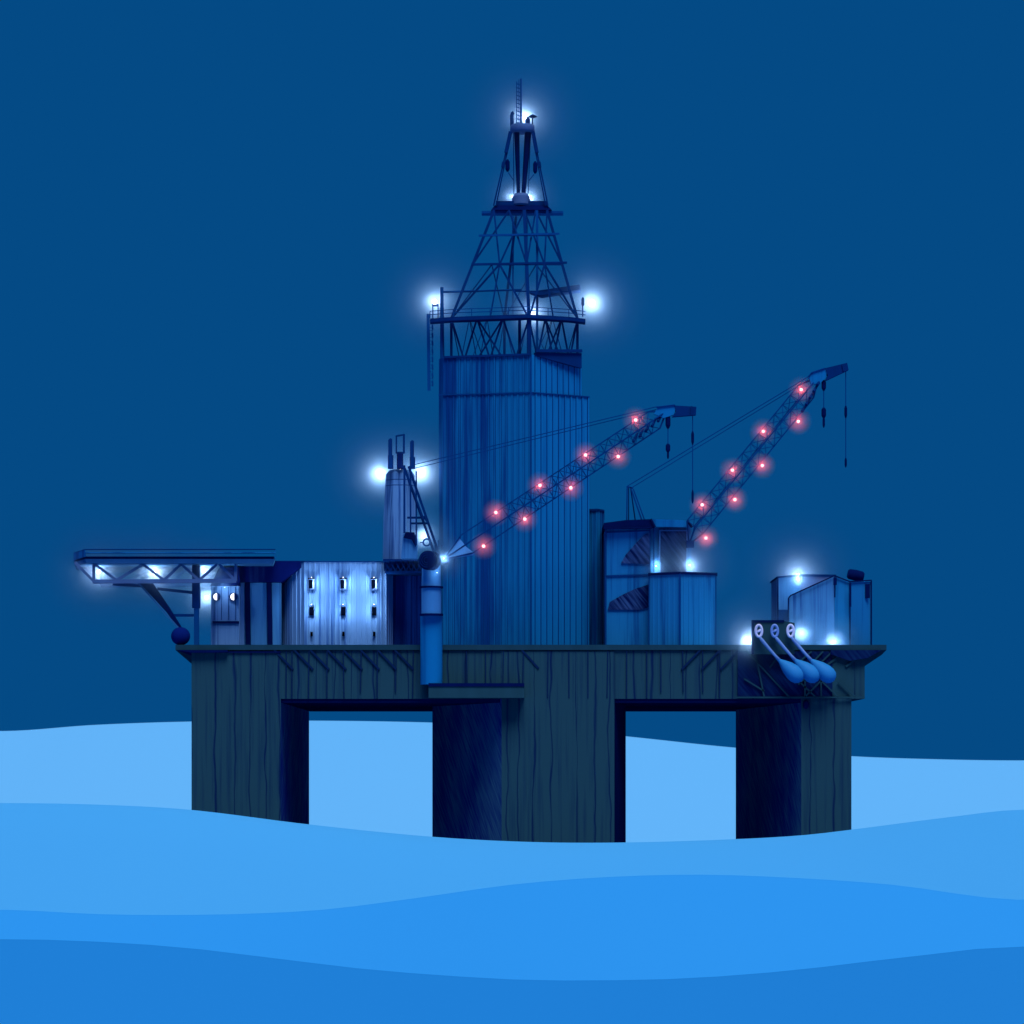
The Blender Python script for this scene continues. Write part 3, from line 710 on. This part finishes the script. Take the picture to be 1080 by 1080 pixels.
for (u0, v0, u1, v1) in [(639, 607.5, 685, 606), (640, 561.5, 685, 559.5), (639, 557, 639, 682), (685.5, 558, 685.5, 604), (689.5, 557, 689.5, 603)]: b.bar(px(u0, v0, 304.9), px(u1, v1, 304.9), .14)
b.build('wall_seam', M['seam'], hs)
b = MB(); b.rect(695.5, 559, 725, 605, 305.2, .6); fr_ = b.build('front_window', M['pale'], hs)
b = MB(); b.rect(696.6, 560.3, 724, 605, 305.1, .3); b.build('pane', M['painted_reflection'], fr_)
lamp(hs, 692, 597, 305.3, 200, .06, 4, near=False)
lamp(hs, 727.5, 596, 305.3, 420, .08, 6, near=False)
bx = thing('deck_container', 'corner turned box with a dark cap below the crane house window', 'container', px(718, 681, 302))
pl = [(X(684.5, 303.6), 303.6), (X(717, 301.6), 301.6), (X(755, 303.2), 303.2), (X(755, 304.6), 304.6), (X(686, 304.7), 304.7)]
b = MB(); b.prism_z(corr(pl[:3], .6, .05) + pl[3:], 20.0, Z(606, 302)); b.build('wall', M['clad'], bx)
b = MB(); b.prism_z([(pl[0][0] - .1, pl[0][1] - .15), (pl[1][0], pl[1][1] - .2), (pl[2][0] + .15, pl[2][1] - .1), (pl[3][0] + .15, pl[3][1]), (pl[4][0] - .1, pl[4][1])], Z(606, 302), Z(603.3, 302)); b.build('lid', M['dark'], bx)
for p in pl[:3]:
    b = MB(); b.bar((p[0], p[1] - .12, 20), (p[0], p[1] - .12, Z(606, 302)), .2 if p is pl[1] else .1); b.build('corner_trim', M['seam'], bx)

# ------------------------------------------------------------------ right crane
rc = thing('lattice_boom_crane', 'roof crane with the steeper red-lamped lattice boom reaching out right of the tower', 'crane', px(700, 549, 308))
b = MB()
for (u0, v0, u1, v1, d1, w) in [(661.5, 513, 661, 550, 306, .14), (665, 514, 677, 549, 306, .15), (668, 516, 680, 549, 306, .12), (665, 514, 670, 549, 309, .12), (663, 514, 663, 550, 309, .1), (661, 513, 668, 515, 306, .15)]:
    b.bar(px(u0, v0, 306), px(u1, v1, d1), w)
b.build('mast_frame', M['boom'], rc)
b = MB(); A, B2 = px(733, 556, 304), px(850, 413, 304)
lattice(b, A, B2, 1.10, 1.05, 14, .066, .0)
ax = (B2 - A).normalized(); nu = Vector((-ax.z, 0, ax.x)); nu = nu if nu.z > 0 else -nu
ft = px(727, 574, 304.5)
for o_ in (nu * 1.1, -nu * 1.1, Vector((0, .85, 0)), Vector((0, -.85, 0))): b.tube(A + o_, ft, .085, n=6)
T = px(863, 398, 304)
for o_ in (nu * 1.05, -nu * 1.05, Vector((0, .8, 0)), Vector((0, -.8, 0))): b.tube(B2 + o_, T, .085, n=6)
b.build('boom', M['boom'], rc)
b = MB(); b.rect(724, 570, 732, 577, 304, 1.2); b.build('boom_foot', M['frame'], rc)
b = MB()
for k in range(5): b.tube(px(846 + k * 4, 434 - k * 7, 303.3), px(851 + k * 4, 426 - k * 7, 304.4), .17, .1, 6)
b.build('boom_tip_cable', M['frame'], rc)
b = MB(); b.pic([(853, 398), (857, 392), (869, 388.5), (872.5, 391), (871, 398), (865, 404.5), (856, 405)], 303.6, .7); b.build('head_sheave', M['tower'], rc)
b = MB(); b.pic([(870.5, 388.2), (893.5, 382.6), (895, 390), (870.5, 401.5), (873, 396)], 303.5, .9); b.bar(px(888.5, 384.2, 303.4), px(890, 391.5, 303.4), .12); b.build('jib_head', M['frame'], rc)
b = MB(); b.path([px(852, 398, 303.5), px(856, 393, 303.5), px(870, 388.3, 303.5)], .07, 6); b.build('sheave_guard', M['boom'], rc)
hook(rc, 868.8, 0, 304, [(401, 412, .24), (430, 441, .25), (440, 451, .13)], [(411, 431)])
hook(rc, 892, 0, 304, [(428, 441, .15), (483, 493, .12)], [(391, 429), (440, 485)])
b = MB(); b.tube(px(662, 512.5, 306), px(853, 397, 303.6), .045, n=6); b.tube(px(666, 514.5, 306), px(852, 401, 303.8), .04, n=6); b.build('pendant_line', M['boom'], rc)
for (u, v) in [(740.5, 532.5), (772.5, 496), (805, 455), (845, 411)]: red_lamp(rc, px(u, v, 303.7))
for (u, v) in [(744.5, 567.5), (775, 527), (804, 491), (842, 444.5)]: red_lamp(rc, px(u, v, 303.7))

# ------------------------------------------------------------------ tank building at the right end
tk = thing('tank_house', 'pale ribbed tank house with a slanting top at the right end of the deck', 'building', px(870, 681, 308))
b = MB(); b.rect(820.5, 608.5, 880, 682, 310, 8); b.build('rear_wall', M['tank'], tk)
b = MB(); b.pic([(819.5, 609.5), (819.5, 608), (845, 605.5), (882, 606), (882, 608.5), (845, 608)], 309.7, 8.6); b.build('rear_roof', M['frame'], tk)
b = MB(); b.pic([(844.5, 608.2), (880, 608.2), (880, 610), (844.5, 625)], 309.8, .3); b.build('recess', M['truss'], tk)
b = MB(); b.rect(820.8, 643, 831, 682, 309.8, .3); b.build('panel', M['seam'], tk)  # dark sheet standing in for shading low on the rear wall
pr = [(831.3, 682), (831.3, 632), (833, 628.5), (878.5, 608), (883, 607)]
b = MB()
fp = [(831.3, 306.5), (880, 304)]
prof_l = [px(831.5, 684, 306.5), px(831.3, 636, 306.5), px(832.3, 631, 306.45), px(834.8, 627.6, 306.3), px(840, 624.6, 306), px(880, 607, 304), px(880, 684, 304)]
b.loft([prof_l, [p + Vector((.6, 4.5, 0)) for p in prof_l]]); b.build('sloping_front', M['tank'], tk)
b = MB(); pl = [(X(880.2, 304.0), 304.0), (X(896.5, 304.6), 304.6), (X(919, 307), 307), (X(919, 316), 316), (X(884, 316), 316)]
tops = [607, 613.5, 612, 612, 607]
vb_ = [b.bm.verts.new((x, y, 20.0)) for x, y in pl]; vt_ = [b.bm.verts.new((x, y, Z(v, 304.5))) for (x, y), v in zip(pl, tops)]
for i in range(5): b._face([vb_[i], vb_[(i + 1) % 5], vt_[(i + 1) % 5], vt_[i]])
b._face(vb_[::-1]); b._face(vt_); b.build('side_wall', M['clad'], tk)
for (p, q) in [((831.5, 631, 306.3), (834, 628, 306.1)), ((834, 628, 306.1), (880, 607.2, 303.8)), ((880.2, 607.2, 303.8), (896.5, 613.5, 304.4)), ((896.5, 613.5, 304.4), (919, 612, 306.8)), ((896.5, 613.5, 304.4), (896.5, 681, 304.4)), ((919, 612, 306.8), (919, 681, 306.8)), ((880.5, 608, 303.8), (880.5, 630, 303.8)), ((831.5, 631, 306.3), (831.5, 660, 306.3)), ((820.5, 609, 309.6), (820.5, 660, 309.6))]:
    b = MB(); b.bar(px(*p), px(*q), .13); b.build('edge_trim', M['dark'], tk)
for (u, va, vb, w) in [(880.8, 609, 617, .35), (896.8, 615, 640, .22), (915, 616, 631, .5), (880.8, 668, 681, .2)]: b = MB(); b.bar(px(u, va, 303.7 if u < 900 else 306.2), px(u, vb, 303.7 if u < 900 else 306.2), w, .1); b.build('drain_pipe', M['dark'], tk)
brl = MB(); brl.lathe(px(894, 605, 309), px(911, 608.5, 309), [(0, .4), (.1, .55), (.5, .6), (.9, .55), (1, .4)], 14)
brl = brl.build('steel_drum', M['dark'], None, 40); tag(brl, 'dark drum lying on the tank house roof', 'drum')
lamp(tk, 842, 606.5, 318.8, 1000, .26, 8)
lamp(tk, 842, 611, 308.0, 420, .03, 3, near=False)
lamp(tk, 879, 677.5, 301.8, 560, .05, 4, near=False)
lamp(tk, 845, 668, 302.6, 480, .04, 4, near=False)

# ------------------------------------------------------------------ board and spoons
bd = thing('hanging_board', 'dark green board on the deck edge from which the spoons hang', 'board', px(816, 690, 298.5))
b = MB(); b.pic([(793.5, 690), (793.5, 655), (826, 655), (838, 657), (838, 690)], 298.4, .5); b.build('panel', M['green'], bd)
b = MB(); b.rect(793, 654, 827, 656.4, 298.3, .7); b.build('frame', M['dark'], bd); b = MB(); b.rect(793, 656.4, 795, 690, 298.3, .7); b.build('frame', M['dark'], bd)
lamp(bd, 790, 675, 300.2, 900, .24, 6)
S = .0990
def P2(u, v, y=0): return Vector((u * S, y, -v * S))
sp = thing('spoon', 'white ringed long-handled spoon nearest the lit left end of the board', 'spoon', px(800.5, 665.5, 297.7), 'spoons hanging from the board')
base_ = sp.location.copy()
def local_build(b, name, m, parent, smooth=40):
    o = b.build(name, m, None, smooth); o.parent = parent; return o
b = MB()
st = []
for k in range(28):
    a = 2 * math.pi * k / 28; st.append(P2(-.2 + 3.3 * math.cos(a) + .9 * math.sin(a) * -.3, -6.2 * math.sin(a) - .3 * math.cos(a)))
b.path(st, .15, 7, True); b.path([P2(-2.8, 1.2), P2(-.8, .6), P2(1.5, -.4), P2(2.5, -1.6)], .11, 7)
b.path([P2(1.6, -1.6), P2(.2, -.6), P2(-1.5, -.4)], .09, 6); rg = local_build(b, 'ring', M['ring'], sp, True)
b = MB(); b.path([P2(.4, 6), P2(3, 9.5), P2(10, 18), P2(17, 26), P2(22, 31.5)], [.12, .19, .17, .15, .2], 10); local_build(b, 'handle', M['handle'], sp, True)
b = MB(); b.lathe(P2(20.5, 30, 0), P2(45.5, 52.5, -.35), [(0, .12), (.08, .24), (.2, .44), (.38, .70), (.58, .86), (.75, .88), (.88, .74), (.96, .48), (1, .12)], 20); local_build(b, 'bowl', M['spoon'], sp, True)
for i, lab in enumerate(['middle spoon of the three, with a blue ring and long handle', 'white ringed long-handled spoon hanging in front of the floodlit tank house'], 1):
    c = sp.copy(); C.objects.link(c); c.location = base_ + Vector((16.8 * S * i, 0, .05 * S)); c['label'] = lab
    for ch in list(sp.children):
        k = ch.copy(); C.objects.link(k); k.parent = c
        if i == 1 and ch.name.startswith('ring'):
            k.data = ch.data.copy(); k.data.materials[0] = flat('spoon_blue_ring_paint', (.10, .20, .55), .5, .3)

# ------------------------------------------------------------------ sky, sun, camera
w = bpy.data.worlds.new('World'); sc.world = w; w.use_nodes = True
bg = w.node_tree.nodes['Background']; bg.inputs[0].default_value = (*lin(4, 74, 133), 1); bg.inputs[1].default_value = .375
s = bpy.data.lights.new('sun', 'SUN'); s.energy = 1.5; s.angle = math.radians(32); s.color = (1, .99, .97)
so = bpy.data.objects.new('sun', s); C.objects.link(so)
so.rotation_euler = Vector((-.10, .50, -.86)).to_track_quat('-Z', 'Y').to_euler()
cam = bpy.data.cameras.new('camera'); co = bpy.data.objects.new('camera', cam); C.objects.link(co)
co.location = (0, 0, EYE); co.rotation_euler = (math.pi / 2, 0, 0)
cam.sensor_width = 36; cam.lens = 36 / (1080 * K); cam.shift_y = (HV - 540) / 1080; cam.clip_end = 40000; cam.clip_start = .5
sc.camera = co
sc.view_settings.view_transform = 'Standard'; sc.view_settings.look = 'None'; sc.view_settings.exposure = 1.415; sc.view_settings.gamma = 1
sc.cycles.use_denoising = True; sc.cycles.max_bounces = 6; sc.cycles.volume_bounces = 0
sc.cycles.sample_clamp_indirect = 4
